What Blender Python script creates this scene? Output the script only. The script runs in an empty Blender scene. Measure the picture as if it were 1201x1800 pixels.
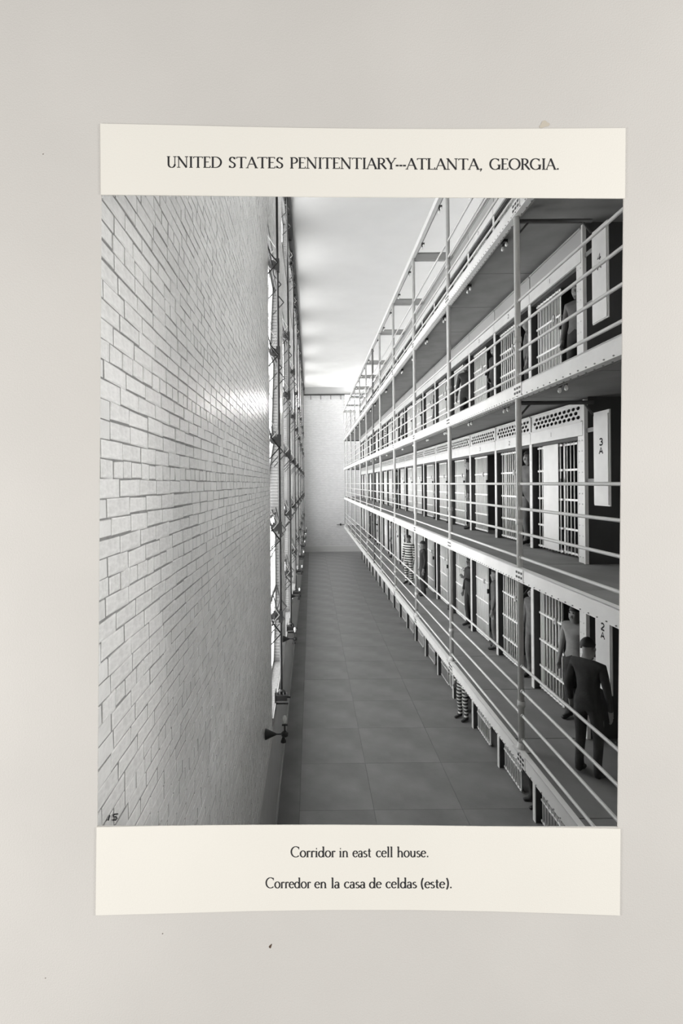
import bpy, math, random
from mathutils import Vector, Matrix
random.seed(7)
S = bpy.context.scene
COL = S.collection
R = math.radians

# ------------------------------------------------------------------ camera
F = 900.0                      # focal length in pixels of the 1201 x 1800 frame
CX, CY = 547.5, 850.0          # where the optical axis meets the frame (rise and shift of a view camera)
ROLL = 0.0095
EYE = 5.92                     # eye height above the corridor floor
cam_d = bpy.data.cameras.new('camera')
cam_d.sensor_fit = 'VERTICAL'
cam_d.sensor_height = 36.0
cam_d.sensor_width = 36.0
cam_d.lens = 36.0 * F / 1800.0
cam_d.shift_x = (600.5 - CX) / 1800.0
cam_d.shift_y = (CY - 900.0) / 1800.0
cam_d.clip_start = 0.05
cam_d.clip_end = 200
cam = bpy.data.objects.new('camera', cam_d)
COL.objects.link(cam)
cam.location = (0, 0, EYE)
cam.rotation_mode = 'QUATERNION'
cam.rotation_quaternion = (Matrix.Rotation(R(90), 3, 'X') @ Matrix.Rotation(-ROLL, 3, 'Z')).to_quaternion()
S.camera = cam

# ------------------------------------------------------------------ world, lights, exposure
W = bpy.data.worlds.new('world')
S.world = W
W.use_nodes = True
bg = W.node_tree.nodes['Background']
bg.inputs[0].default_value = (1.0, 0.985, 0.96, 1)
bg.inputs[1].default_value = 0.72
def area(name, loc, target, size, energy, color=(1, 1, 1)):
    d = bpy.data.lights.new(name, 'AREA')
    d.shape = 'RECTANGLE'
    d.size, d.size_y = size
    d.energy = energy
    d.color = color
    o = bpy.data.objects.new(name, d)
    COL.objects.link(o)
    o.location = loc
    o.rotation_euler = (Vector(target) - Vector(loc)).to_track_quat('-Z', 'Y').to_euler()
    return o
# the two copy-stand lamps that light the mounted page from both sides
area('copy_lamp', (3.7, 0.0, EYE + 0.1), (0.3, 1.5, EYE), (0.9, 0.9), 84, (1, 0.98, 0.95))
area('copy_lamp', (-3.5, 0.0, EYE - 0.75), (-0.1, 1.5, EYE - 0.6), (0.9, 0.9), 80, (1, 0.98, 0.95))
DAY = 5.2                      # radiance of the daylit window glass
END_DAY = 62.0
FILL_GLOW = 8.6                  # glow of the unseen fill windows added on the opposite wall
vs = S.view_settings
vs.view_transform = 'Standard'
vs.look = 'None'
vs.exposure = 0.0
vs.gamma = 1.0
vs.use_curve_mapping = False
S.cycles.use_denoising = True
S.cycles.max_bounces = 10
S.cycles.diffuse_bounces = 7

# ------------------------------------------------------------------ numbers of the place
P = 2.78                       # gallery post line, distance to the side of the camera
CF = 3.825                     # cell front line
LW = 0.684                     # brick wall, on the other side
TIER = [0.0, 2.33, 4.76, 7.19, 9.62, 12.05]
CEIL = 14.17
YEND = 44.4
YBOARD = 1.5
CELL0, PITCH, NCELL = 7.165, 1.705, 19
POSTS = [1.6, 6.85, 10.26, 13.67, 17.08, 20.49, 25.6, 29.0, 32.4, 35.8, 39.6, 42.9]
WIN0, WINP, WINW, NWIN = 8.47, 4.37, 2.7, 8
ORD = ['first', 'second', 'third', 'fourth', 'fifth', 'sixth', 'seventh', 'eighth', 'ninth', 'tenth', 'eleventh',
       'twelfth', 'thirteenth', 'fourteenth', 'fifteenth', 'sixteenth', 'seventeenth', 'eighteenth', 'nineteenth',
       'twentieth', 'twenty-first', 'twenty-second', 'twenty-third', 'twenty-fourth', 'twenty-fifth', 'twenty-sixth']
TN = ['ground', 'second', 'third', 'fourth', 'top']

# ------------------------------------------------------------------ materials
def lin(c):
    c /= 255.0
    return c / 12.92 if c <= 0.04045 else ((c + 0.055) / 1.055) ** 2.4
MATS = {}
def mat(name, col, rough=0.6, noise=0.0, nscale=8.0, bump=0.0, bscale=40.0, metal=0.0, spec=0.4, dark=None):
    """Painted or plain surface: base colour broken up by noise, with fine bump."""
    if name in MATS:
        return MATS[name]
    if not isinstance(col, tuple):
        col = (col, col, col * 0.985)
    m = bpy.data.materials.new(name)
    m.use_nodes = True
    nt = m.node_tree
    b = nt.nodes['Principled BSDF']
    b.inputs['Roughness'].default_value = rough
    b.inputs['Metallic'].default_value = metal
    b.inputs['Specular IOR Level'].default_value = spec
    b.inputs['Base Color'].default_value = (*col, 1)
    tc = nt.nodes.new('ShaderNodeTexCoord')
    if noise:
        n = nt.nodes.new('ShaderNodeTexNoise')
        n.inputs['Scale'].default_value = nscale
        n.inputs['Detail'].default_value = 6
        nt.links.new(tc.outputs['Object'], n.inputs['Vector'])
        r = nt.nodes.new('ShaderNodeMapRange')
        r.inputs['From Min'].default_value = 0.3
        r.inputs['From Max'].default_value = 0.7
        r.inputs['To Min'].default_value = 1 - noise
        r.inputs['To Max'].default_value = 1 + noise
        nt.links.new(n.outputs['Fac'], r.inputs['Value'])
        mx = nt.nodes.new('ShaderNodeVectorMath')
        mx.operation = 'SCALE'
        mx.inputs[0].default_value = col
        nt.links.new(r.outputs[0], mx.inputs['Scale'])
        nt.links.new(mx.outputs[0], b.inputs['Base Color'])
    if bump:
        n2 = nt.nodes.new('ShaderNodeTexNoise')
        n2.inputs['Scale'].default_value = bscale
        n2.inputs['Detail'].default_value = 4
        nt.links.new(tc.outputs['Object'], n2.inputs['Vector'])
        bp = nt.nodes.new('ShaderNodeBump')
        bp.inputs['Strength'].default_value = bump
        bp.inputs['Distance'].default_value = 0.01
        nt.links.new(n2.outputs['Fac'], bp.inputs['Height'])
        nt.links.new(bp.outputs[0], b.inputs['Normal'])
    MATS[name] = m
    return m
def emit(name, strength, col=(1, 1, 1)):
    m = bpy.data.materials.new(name)
    m.use_nodes = True
    b = m.node_tree.nodes['Principled BSDF']
    b.inputs['Base Color'].default_value = (0.8, 0.8, 0.8, 1)
    b.inputs['Emission Color'].default_value = (*col, 1)
    b.inputs['Emission Strength'].default_value = strength
    MATS[name] = m
    return m
M_BOARD = mat('board_grey', (0.61, 0.59, 0.562), 0.9, 0.03, 2.2, 0.15, 220)
M_CARD = mat('card_cream', (0.80, 0.775, 0.715), 0.75, 0.012, 3.0, 0.08, 260)
M_INK = mat('ink', (0.012, 0.012, 0.014), 0.7)
M_BRICK = mat('painted_brick', 0.76, 0.265, 0.10, 5.0, 0.18, 45, spec=0.6)
M_BRICK_L = mat('painted_brick_pale', 0.80, 0.25, 0.08, 6.0, 0.18, 45, spec=0.6)
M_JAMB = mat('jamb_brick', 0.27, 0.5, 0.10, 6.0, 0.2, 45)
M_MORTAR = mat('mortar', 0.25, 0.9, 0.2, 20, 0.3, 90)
M_DADO = mat('dado_paint', 0.46, 0.55, 0.06, 3.0, 0.1, 20)
M_DADO2 = mat('pale_base', 0.55, 0.6)
M_CEIL = mat('ceiling_plaster', 0.62, 0.8, 0.02, 1.2)
M_JOINT = mat('floor_joint', 0.10, 0.8)
M_FLOOR = mat('floor_concrete', 0.185, 0.42, 0.22, 1.1, 0.15, 30)
M_GUTTER = mat('floor_gutter', 0.175, 0.65, 0.15, 1.6, 0.15, 30)
M_SLAB = mat('walkway_concrete', 0.20, 0.7, 0.14, 2.0, 0.15, 30)
M_WHITE = mat('white_steel', 0.68, 0.38, 0.05, 5.0)
M_RAIL = mat('rail_paint', 0.58, 0.35, 0.05, 8.0)
M_BAR = mat('bar_paint', 0.85, 0.4)
M_GREY = mat('grey_steel', 0.22, 0.5, 0.1, 6.0)
M_SIDE = mat('shade_dark_plate', 0.055, 0.6, 0.15, 4.0)  # shade of camera-facing cell sides put into the dark colour; also track, strut
M_BLOCK = mat('cell_end_shade', 0.035, 0.6, 0.2, 2.0)  # unlit tone of the block's end wall put into its base colour
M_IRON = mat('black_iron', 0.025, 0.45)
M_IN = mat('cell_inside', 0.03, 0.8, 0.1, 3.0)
M_CORN = mat('cornice_dark', 0.045, 0.6)
M_COVE = mat('cove_grey', 0.38, 0.7)
M_GLASS = mat('bulb_glass', 0.85, 0.12, spec=0.7)
M_SKIN = mat('skin', 0.24, 0.55)
M_HAIR = mat('hair', 0.025, 0.6)
M_CLOTH = mat('dark_cloth', 0.035, 0.85, 0.2, 9.0, 0.3, 60)
M_CLOTH2 = mat('grey_cloth', 0.13, 0.85, 0.2, 9.0, 0.3, 60)
M_SHIRT = mat('light_shirt', 0.26, 0.85, 0.12, 9.0, 0.3, 60)
M_SHOE = mat('shoe_leather', 0.02, 0.5)
M_PANE = emit('window_daylight', DAY)
M_FILLPANE = emit('added_fill_window', FILL_GLOW)
M_ENDPANE = emit('end_window_daylight', END_DAY)
def stripe_mat():
    m = bpy.data.materials.new('striped_cloth')
    m.use_nodes = True
    nt = m.node_tree
    b = nt.nodes['Principled BSDF']
    b.inputs['Roughness'].default_value = 0.85
    tc = nt.nodes.new('ShaderNodeTexCoord')
    w = nt.nodes.new('ShaderNodeTexWave')
    w.bands_direction = 'Z'
    w.inputs['Scale'].default_value = 3.6
    w.inputs['Distortion'].default_value = 0.6
    nt.links.new(tc.outputs['Object'], w.inputs['Vector'])
    r = nt.nodes.new('ShaderNodeValToRGB')
    r.color_ramp.interpolation = 'CONSTANT'
    r.color_ramp.elements[0].color = (0.03, 0.03, 0.03, 1)
    r.color_ramp.elements[1].position = 0.5
    r.color_ramp.elements[1].color = (0.62, 0.62, 0.6, 1)
    nt.links.new(w.outputs['Fac'], r.inputs[0])
    nt.links.new(r.outputs[0], b.inputs['Base Color'])
    return m
M_STRIPE = stripe_mat()
def brick_tex(name, c1, c2, mortar):
    m = bpy.data.materials.new(name)
    m.use_nodes = True
    nt = m.node_tree
    b = nt.nodes['Principled BSDF']
    b.inputs['Roughness'].default_value = 0.4
    tc = nt.nodes.new('ShaderNodeTexCoord')
    mp = nt.nodes.new('ShaderNodeMapping')
    mp.inputs['Rotation'].default_value = (R(90), 0, 0)
    nt.links.new(tc.outputs['Object'], mp.inputs['Vector'])
    t = nt.nodes.new('ShaderNodeTexBrick')
    t.inputs['Color1'].default_value = (c1, c1, c1, 1)
    t.inputs['Color2'].default_value = (c2, c2, c2, 1)
    t.inputs['Mortar'].default_value = (mortar, mortar, mortar, 1)
    t.inputs['Scale'].default_value = 1.0
    t.inputs['Brick Width'].default_value = 0.21
    t.inputs['Row Height'].default_value = 0.066
    t.inputs['Mortar Size'].default_value = 0.006
    nt.links.new(mp.outputs[0], t.inputs['Vector'])
    nt.links.new(t.outputs['Color'], b.inputs['Base Color'])
    return m
M_ENDWALL = brick_tex('far_brick', 0.68, 0.60, 0.38)

# ------------------------------------------------------------------ helpers
class MB:
    def __init__(s):
        s.v, s.f, s.mi, s.sm = [], [], [], []
    def add(s, vs, fs, mi=0, smooth=False):
        n = len(s.v)
        s.v += [tuple(p) for p in vs]
        for f in fs:
            s.f.append(tuple(i + n for i in f))
            s.mi.append(mi)
            s.sm.append(smooth)
    def box(s, x0, x1, y0, y1, z0, z1, mi=0):
        s.add([(x0, y0, z0), (x1, y0, z0), (x1, y1, z0), (x0, y1, z0), (x0, y0, z1), (x1, y0, z1), (x1, y1, z1), (x0, y1, z1)],
              [(3, 2, 1, 0), (4, 5, 6, 7), (0, 1, 5, 4), (1, 2, 6, 5), (2, 3, 7, 6), (3, 0, 4, 7)], mi)
    def cyl(s, p, q, r, n=8, r2=None, mi=0, cap=True):
        p, q = Vector(p), Vector(q)
        r2 = r if r2 is None else r2
        d = (q - p).normalized()
        a = d.orthogonal().normalized()
        b = d.cross(a)
        vs = []
        for c, rr in ((p, r), (q, r2)):
            for i in range(n):
                t = 2 * math.pi * i / n
                vs.append(c + a * (rr * math.cos(t)) + b * (rr * math.sin(t)))
        s.add(vs, [(i, (i + 1) % n, n + (i + 1) % n, n + i) for i in range(n)], mi, True)
        if cap:
            m = len(s.v) - 2 * n
            s.f += [tuple(m + i for i in reversed(range(n))), tuple(m + n + i for i in range(n))]
            s.mi += [mi, mi]
            s.sm += [False, False]
    def bar(s, p, q, w, h=None, mi=0):
        """Rectangular bar from p to q, w across and h deep."""
        h = h or w
        p, q = Vector(p), Vector(q)
        d = (q - p).normalized()
        up = Vector((0, 1, 0)) if abs(d.y) < 0.9 else Vector((0, 0, 1))
        a = d.cross(up).normalized()
        b = a.cross(d).normalized()
        vs = [c + a * (sx * w / 2) + b * (sy * h / 2) for c in (p, q) for sx, sy in ((-1, -1), (1, -1), (1, 1), (-1, 1))]
        s.add(vs, [(3, 2, 1, 0), (4, 5, 6, 7), (0, 1, 5, 4), (1, 2, 6, 5), (2, 3, 7, 6), (3, 0, 4, 7)], mi)
    def lathe(s, prof, c, axis='z', n=12, mi=0):
        """Profile of (radius, height) turned about an axis through c."""
        c = Vector(c)
        vs = []
        for r, h in prof:
            for i in range(n):
                t = 2 * math.pi * i / n
                x, y = r * math.cos(t), r * math.sin(t)
                vs.append(c + (Vector((x, y, h)) if axis == 'z' else Vector((h, x, y)) if axis == 'x' else Vector((x, h, y))))
        k = len(prof)
        s.add(vs, [(j * n + i, j * n + (i + 1) % n, (j + 1) * n + (i + 1) % n, (j + 1) * n + i) for j in range(k - 1) for i in range(n)], mi, True)
    def mesh(s, name, mats):
        me = bpy.data.meshes.new(name)
        me.from_pydata(s.v, [], s.f)
        if not isinstance(mats, (list, tuple)):
            mats = [mats]
        for m in mats:
            me.materials.append(m)
        me.polygons.foreach_set('material_index', s.mi)
        me.polygons.foreach_set('use_smooth', s.sm)
        me.update()
        return me
def put(name, me, parent=None, loc=(0, 0, 0), rot=None, scale=None):
    o = bpy.data.objects.new(name, me)
    COL.objects.link(o)
    o.location = loc
    if rot:
        o.rotation_euler = rot
    if scale:
        o.scale = scale
    if parent:
        o.parent = parent
    return o
def tag(o, label=None, cat=None, group=None, kind=None):
    if label: o['label'] = label
    if cat: o['category'] = cat
    if group: o['group'] = group
    if kind: o['kind'] = kind
    return o
def empty(name, loc=(0, 0, 0), rz=0):
    o = bpy.data.objects.new(name, None)
    COL.objects.link(o)
    o.location = loc
    o.rotation_euler = (0, 0, rz)
    o.empty_display_size = 0.1
    return o
def onebox(name, m, x0, x1, y0, y1, z0, z1, parent=None, loc=(0, 0, 0)):
    b = MB()
    b.box(x0, x1, y0, y1, z0, z1)
    return put(name, b.mesh(name, m), parent, loc)
def at(u, v, Y):
    """The point at distance Y that the photograph shows at pixel (u, v)."""
    du, dv = u - CX, v - CY
    return ((du - ROLL * dv) / F * Y, EYE - (dv + ROLL * du) / F * Y)

# ================================================================== the mounting board with its added opening and caption cards
TL, TR, BR, BL = (178, 342), (1097, 348.5), (1086.5, 1454), (171, 1452.5)
def board():
    # the photographed subject is an album page: a grey board enlarged to close the near end of the corridor light-tight,
    # with two paper caption cards and an added opening where the flat print would be
    t = 0.004
    outer = [(-3.4, CEIL), (11.9, CEIL), (11.9, -0.0), (-3.4, -0.0)]
    inner = [at(*p, YBOARD) for p in (TL, TR, BR, BL)]
    b = MB()
    vs = [(x, YBOARD, z) for x, z in outer] + [(x, YBOARD, z) for x, z in inner]
    vs += [(x, YBOARD + t, z) for x, z in outer] + [(x, YBOARD + t, z) for x, z in inner]
    fs = []
    for i in range(4):
        j = (i + 1) % 4
        fs += [(i, j, 4 + j, 4 + i), (8 + j, 8 + i, 12 + i, 12 + j), (4 + i, 4 + j, 12 + j, 12 + i), (j, i, 8 + i, 8 + j)]
    b.add(vs, fs)
    o = put('mount_board', b.mesh('mount_board', M_BOARD))
    tag(o, 'pale warm grey mounting board around the cell house picture', 'board')
    # small blemishes of the board: a brown fleck below the caption, a stain above the title, pin dots
    for (u, v, w, h, m) in ((475.5, 1663, 2.0, 3.6, M_FLECK), (76, 271, 0.8, 0.9, M_FLECK), (286, 1641, .8, .9, M_FLECK), (80, 1719, .8, .8, M_FLECK),
                            (957, 219, 8, 6, M_STAIN)):
        x, z = at(u, v, YBOARD)
        k = YBOARD / F
        bb = MB()
        n = 14
        pts = []
        for i in range(n):
            a = 2 * math.pi * i / n
            rr = 1 + (0.25 * math.sin(3 * a + u) if w > 1 else 0)
            pts.append((x + w * k * rr * math.cos(a) + 0.4 * h * k * math.sin(a) * rr, z + h * k * rr * math.sin(a)))
        bb.add([(p, YBOARD - 0.0006, q) for p, q in pts], [tuple(range(n))])
        put('fleck' if m is M_FLECK else 'stain', bb.mesh('fleck', m), o)
M_FLECK = mat('brown_fleck', (0.09, 0.055, 0.035), 0.9)
M_STAIN = mat('board_stain', (0.55, 0.50, 0.42), 0.9)
board()
def card(name, top, bottom, label):
    """Paper card whose long edges follow the slightly curled outline."""
    yb, t = YBOARD - 0.0008, 0.0022
    b = MB()
    n = len(top)
    T = [at(u, v, YBOARD) for u, v in top]
    B = [at(u, v, YBOARD) for u, v in bottom]
    vs = [(x, yb - t, z) for x, z in T] + [(x, yb - t, z) for x, z in B] + [(x, yb, z) for x, z in T] + [(x, yb, z) for x, z in B]
    fs = []
    for i in range(n - 1):
        fs += [(i, n + i, n + i + 1, i + 1), (2 * n + i + 1, 3 * n + i + 1, 3 * n + i, 2 * n + i),
               (i, i + 1, 2 * n + i + 1, 2 * n + i), (n + i + 1, n + i, 3 * n + i, 3 * n + i + 1)]
    fs += [(n, 0, 2 * n, 3 * n), (n - 1, 2 * n - 1, 4 * n - 1, 3 * n - 1)]
    b.add(vs, fs)
    o = put(name, b.mesh(name, M_CARD))
    tag(o, label, 'card')
    return o
card_top = card('caption_card', [(177, 218.5), (300, 221), (420, 224), (540, 226.3), (660, 227.6), (800, 228), (950, 227.3), (1099, 226.3)],
                [(178, 343), (300, 344), (420, 345.4), (540, 346.8), (660, 347.6), (800, 348.2), (950, 348.8), (1098, 349.5)],
                'cream paper card printed with the penitentiary title in capitals')
card_bot = card('caption_card', [(170.5, 1453), (300, 1450.6), (440, 1449.2), (580, 1449), (720, 1450), (860, 1451.8), (980, 1453.8), (1090, 1456)],
                [(169, 1607.5), (300, 1604), (440, 1600), (580, 1598), (720, 1598), (860, 1600.4), (980, 1604), (1089, 1608)],
                'cream paper card printed with the two-language corridor caption')

# lettering: a small roman face drawn from strokes, heavier on the stems than on the hairlines
THK, THN, SER = 0.14, 0.062, 0.045
def arc(cx, cy, rx, ry, a0, a1, n=14):
    return [(cx + rx * math.cos(R(a0 + (a1 - a0) * i / n)), cy + ry * math.sin(R(a0 + (a1 - a0) * i / n))) for i in range(n + 1)]
def ser(x, y, w=0.13):
    return ('h', [(x - w, y), (x + w, y)])
# each glyph: advance, strokes; stroke = (weight, points); weight s stem, h hairline, r round (by direction)
G = {
 'U': (.80, [('s', [(.13, 1), (.13, .3)]), ('r', arc(.38, .3, .25, .3, 180, 360)), ('h', [(.63, .3), (.63, 1)]), ser(.13, .98), ser(.63, .98)]),
 'N': (.92, [('h', [(.13, 0), (.13, 1)]), ('s', [(.10, 1), (.75, 0)]), ('h', [(.75, 0), (.75, 1)]), ser(.13, .02), ser(.75, .98), ('h', [(0, .98), (.14, .98)])]),
 'I': (.36, [('s', [(.18, 0), (.18, 1)]), ser(.18, .02), ser(.18, .98)]),
 'T': (.78, [('s', [(.38, 0), (.38, 1)]), ('h', [(.03, .97), (.73, .97)]), ('h', [(.03, .98), (.03, .84)]), ('h', [(.73, .98), (.73, .84)]), ser(.38, .02)]),
 'E': (.62, [('s', [(.14, 0), (.14, 1)]), ('h', [(.02, .975), (.53, .975)]), ('h', [(.14, .52), (.45, .52)]), ('h', [(.02, .025), (.55, .025)]), ('h', [(.53, .98), (.53, .84)]), ('h', [(.56, .02), (.56, .18)])]),
 'D': (.88, [('s', [(.14, 0), (.14, 1)]), ('h', [(.02, .975), (.36, .975)]), ('h', [(.02, .025), (.36, .025)]), ('r', arc(.34, .5, .45, .475, 90, -90, 20))]),
 'S': (.60, [('r', [(.49, .82)] + arc(.29, .75, .18, .22, 30, 210, 12) + [(.28, .52)] + arc(.28, .255, .21, .23, 60, -160, 14)), ('h', [(.49, .97), (.49, .78)]), ('h', [(.07, .22), (.07, .02)])]),
 'A': (.82, [('h', [(.05, 0), (.40, 1)]), ('s', [(.38, 1), (.74, 0)]), ('h', [(.19, .36), (.60, .36)]), ser(.05, .02, .1), ser(.74, .02, .12)]),
 'P': (.64, [('s', [(.14, 0), (.14, 1)]), ('h', [(.02, .975), (.32, .975)]), ('r', arc(.30, .72, .26, .255, 90, -90)), ('h', [(.14, .465), (.32, .465)]), ser(.14, .02)]),
 'R': (.74, [('s', [(.14, 0), (.14, 1)]), ('h', [(.02, .975), (.32, .975)]), ('r', arc(.30, .73, .25, .245, 90, -90)), ('h', [(.14, .485), (.32, .485)]), ('s', [(.34, .48), (.68, .02)]), ser(.14, .02), ser(.69, .02, .06)]),
 'Y': (.74, [('s', [(.05, 1), (.36, .45)]), ('h', [(.68, 1), (.36, .45)]), ('s', [(.36, .48), (.36, 0)]), ser(.06, .98), ser(.67, .98, .1), ser(.36, .02)]),
 'L': (.64, [('s', [(.14, 0), (.14, 1)]), ('h', [(.02, .025), (.58, .025)]), ('h', [(.58, .02), (.58, .2)]), ser(.14, .98)]),
 'G': (.92, [('r', arc(.46, .5, .40, .49, 48, 338, 26)), ('s', [(.78, .02), (.78, .42)]), ser(.78, .42), ('h', [(.74, .98), (.74, .76)])]),
 'O': (.98, [('r', arc(.48, .5, .41, .49, 0, 360, 30))]),
 'C': (.86, [('r', arc(.48, .5, .41, .49, 48, 312, 26)), ('h', [(.76, .97), (.76, .74)])]),
 '-': (.30, [('s', [(.03, .33), (.27, .33)])]),
 ',': (.30, [('s', [(.12, .10), (.15, .0)]), ('h', [(.17, .02), (.08, -.16)])]),
 '.': (.28, [('s', [(.08, .06), (.20, .06)])]),
 'o': (.58, [('r', arc(.28, .30, .23, .295, 0, 360, 24))]),
 'r': (.40, [('s', [(.12, 0), (.12, .58)]), ('r', arc(.25, .38, .13, .19, 170, 60, 8)), ser(.12, .02, .1), ('s', [(.31, .55), (.36, .50)])]),
 'i': (.30, [('s', [(.14, 0), (.14, .58)]), ser(.14, .02, .1), ('h', [(.03, .53), (.14, .57)]), ('s', [(.11, .80), (.18, .80)])]),
 'd': (.62, [('r', arc(.26, .29, .21, .285, 0, 360, 22)), ('s', [(.48, 0), (.48, 1)]), ('h', [(.38, .95), (.48, .99)]), ('h', [(.48, .02), (.58, .04)])]),
 'n': (.64, [('s', [(.12, 0), (.12, .58)]), ('r', arc(.30, .34, .18, .23, 165, 0, 12)), ('s', [(.48, .36), (.48, 0)]), ser(.12, .02, .1), ser(.49, .02, .1)]),
 'e': (.52, [('r', arc(.26, .30, .21, .285, 10, 320, 22)), ('h', [(.06, .34), (.46, .34)])]),
 'a': (.52, [('r', arc(.21, .16, .16, .165, 0, 360, 16)), ('s', [(.38, .42), (.38, 0)]), ('r', arc(.23, .42, .15, .16, 0, 160, 10)), ('h', [(.38, .02), (.48, .04)])]),
 's': (.42, [('r', arc(.20, .44, .13, .13, 40, 230, 10) + arc(.19, .155, .15, .14, 60, -150, 10))]),
 't': (.38, [('s', [(.16, .8), (.16, .14)]), ('r', arc(.27, .14, .11, .13, 180, 300, 8)), ('h', [(.02, .57), (.33, .57)])]),
 'c': (.50, [('r', arc(.27, .30, .22, .285, 50, 315, 20)), ('s', [(.39, .52), (.43, .49)])]),
 'l': (.30, [('s', [(.14, 0), (.14, 1)]), ser(.14, .02, .1), ('h', [(.03, .95), (.14, .99)])]),
 'h': (.64, [('s', [(.12, 0), (.12, 1)]), ('h', [(.01, .95), (.12, .99)]), ('r', arc(.30, .34, .18, .23, 165, 0, 12)), ('s', [(.48, .36), (.48, 0)]), ser(.12, .02, .1), ser(.49, .02, .1)]),
 'u': (.64, [('s', [(.12, .58), (.12, .22)]), ('r', arc(.29, .24, .17, .23, 180, 350, 12)), ('s', [(.48, .58), (.48, 0)]), ('h', [(.02, .56), (.12, .57)]), ('h', [(.38, .56), (.48, .57)])]),
 '(': (.36, [('r', arc(.46, .42, .36, .68, 128, 232, 14))]),
 ')': (.36, [('r', arc(-.10, .42, .36, .68, 52, -52, 14))]),
}
def ribbon(pts, wt, thk, thn):
    n = len(pts)
    out = []
    for i, (x, y) in enumerate(pts):
        x0, y0 = pts[max(i - 1, 0)]
        x1, y1 = pts[min(i + 1, n - 1)]
        dx, dy = x1 - x0, y1 - y0
        L = math.hypot(dx, dy) or 1e-6
        dx, dy = dx / L, dy / L
        w = {'s': thk, 'h': thn}.get(wt, thn + (thk - thn) * abs(dy) ** 1.3)
        out.append(((x - dy * w / 2, y + dx * w / 2), (x + dy * w / 2, y - dx * w / 2)))
    return out
def words(card_o, items, cap, base, yy, thk=THK, thn=THN):
    """items: (word, u0, u1); base(u) gives the baseline row; every word is fitted to its measured span."""
    lift = 0.0
    for w, u0, u1 in items:
        tot = sum(G[c][0] for c in w)
        sx = (u1 - u0) / tot
        x = 0.0
        for c in w:
            adv, strokes = G[c]
            mb = MB()
            for wt, pts in strokes:
                kx = cap / sx
                lift += 1e-6
                rb = ribbon(pts, wt, thk, thn)
                vs = []
                for (l, r_) in rb:
                    for px, py in (l, r_):
                        u = u0 + (x + px) * sx
                        X, Z = at(u, base(u) - py * cap, YBOARD)
                        vs.append((X, yy - lift, Z))
                mb.add(vs, [(2 * i, 2 * i + 1, 2 * i + 3, 2 * i + 2) for i in range(len(rb) - 1)])
            put('letter', mb.mesh('letter', M_INK), card_o)
            x += adv
def lettering(card_o, items, cap, base, **k):
    words(card_o, items, cap, base, YBOARD - 0.0034, **k)
lettering(card_top, [('UNITED', 294, 391), ('STATES', 402, 499), ('PENITENTIARY', 510, 696), ('---', 695, 714), ('ATLANTA,', 714, 849), ('GEORGIA.', 860, 983)],
          19.5, lambda u: 295.6 + 3.9 * min(1, (u - 294) / 500))
lettering(card_bot, [('Corridor', 511, 590), ('in', 596, 613), ('east', 620, 653), ('cell', 661, 691), ('house.', 698, 754)],
          18.5, lambda u: 1505.2, thk=0.135, thn=0.065)
lettering(card_bot, [('Corredor', 467, 547), ('en', 553, 575), ('la', 582, 598), ('casa', 605, 643), ('de', 649, 671), ('celdas', 678, 733), ('(este).', 739, 795)],
          18.5, lambda u: 1559.6, thk=0.135, thn=0.065)

# ================================================================== the room: floor, walls, ceiling
fl = onebox('floor', M_JOINT, -LW - 0.5, 12.0, YBOARD + 0.01, YEND + 0.4, -0.2, -0.012)
tag(fl, 'grey concrete corridor floor cast in large slabs', kind='structure')
cols = [(-0.27, 1.08), (1.08, 2.68), (2.68, 4.28)]
slab_me = []
for x0, x1 in cols:
    b = MB()
    g, e = 0.0022, 0.0005
    w, d = x1 - x0, 1.55
    b.add([(g, g, -.012), (w - g, g, -.012), (w - g, d - g, -.012), (g, d - g, -.012), (g + e, g + e, 0), (w - g - e, g + e, 0), (w - g - e, d - g - e, 0), (g + e, d - g - e, 0)],
          [(4, 5, 6, 7), (0, 1, 5, 4), (1, 2, 6, 5), (2, 3, 7, 6), (3, 0, 4, 7)])
    slab_me.append(b.mesh('floor_slab', M_FLOOR))
for i in range(28):
    for (x0, x1), me in zip(cols, slab_me):
        z = 0.0 if (i + int(x0 * 3)) % 3 else 0.0006
        put('floor_slab', me, fl, (x0, 1.52 + i * 1.55, z))
onebox('gutter_strip', M_GUTTER, -LW, -0.275, 1.52, YEND, -0.012, -0.004, fl)
onebox('floor_beyond', M_FLOOR, 4.285, 12.0, 1.52, YEND, -0.012, -0.002, fl)
ce = onebox('ceiling', M_CEIL, -LW - 0.5, 12.0, YBOARD + 0.004, YEND + 0.4, CEIL, CEIL + 0.2)
tag(ce, 'smooth pale plaster ceiling over the corridor', kind='structure')

# ---- brick wall with tall windows
wl = empty('wall_left', (-LW, 0, 0))
tag(wl, 'white painted brick wall with tall windows', kind='structure')
Z_SILL, Z_TOP, Z_USILL, Z_UTOP, Z_DADO = 2.05, 10.2, 12.0, 13.8, 1.8
wins = [WIN0 + i * WINP for i in range(NWIN)]
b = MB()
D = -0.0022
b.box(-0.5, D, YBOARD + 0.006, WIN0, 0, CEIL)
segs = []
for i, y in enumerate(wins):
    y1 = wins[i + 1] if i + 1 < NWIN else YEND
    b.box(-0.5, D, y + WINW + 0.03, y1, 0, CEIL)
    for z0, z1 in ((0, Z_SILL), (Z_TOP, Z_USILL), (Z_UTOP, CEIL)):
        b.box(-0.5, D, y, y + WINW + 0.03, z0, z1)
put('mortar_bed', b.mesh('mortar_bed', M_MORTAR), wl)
onebox('dado', M_DADO, D, 0.012, YBOARD + 0.006, YEND, 0, Z_DADO, wl)
onebox('dado_cap', M_DADO, D, 0.022, YBOARD + 0.006, YEND, Z_DADO, Z_DADO + 0.05, wl)
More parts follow.
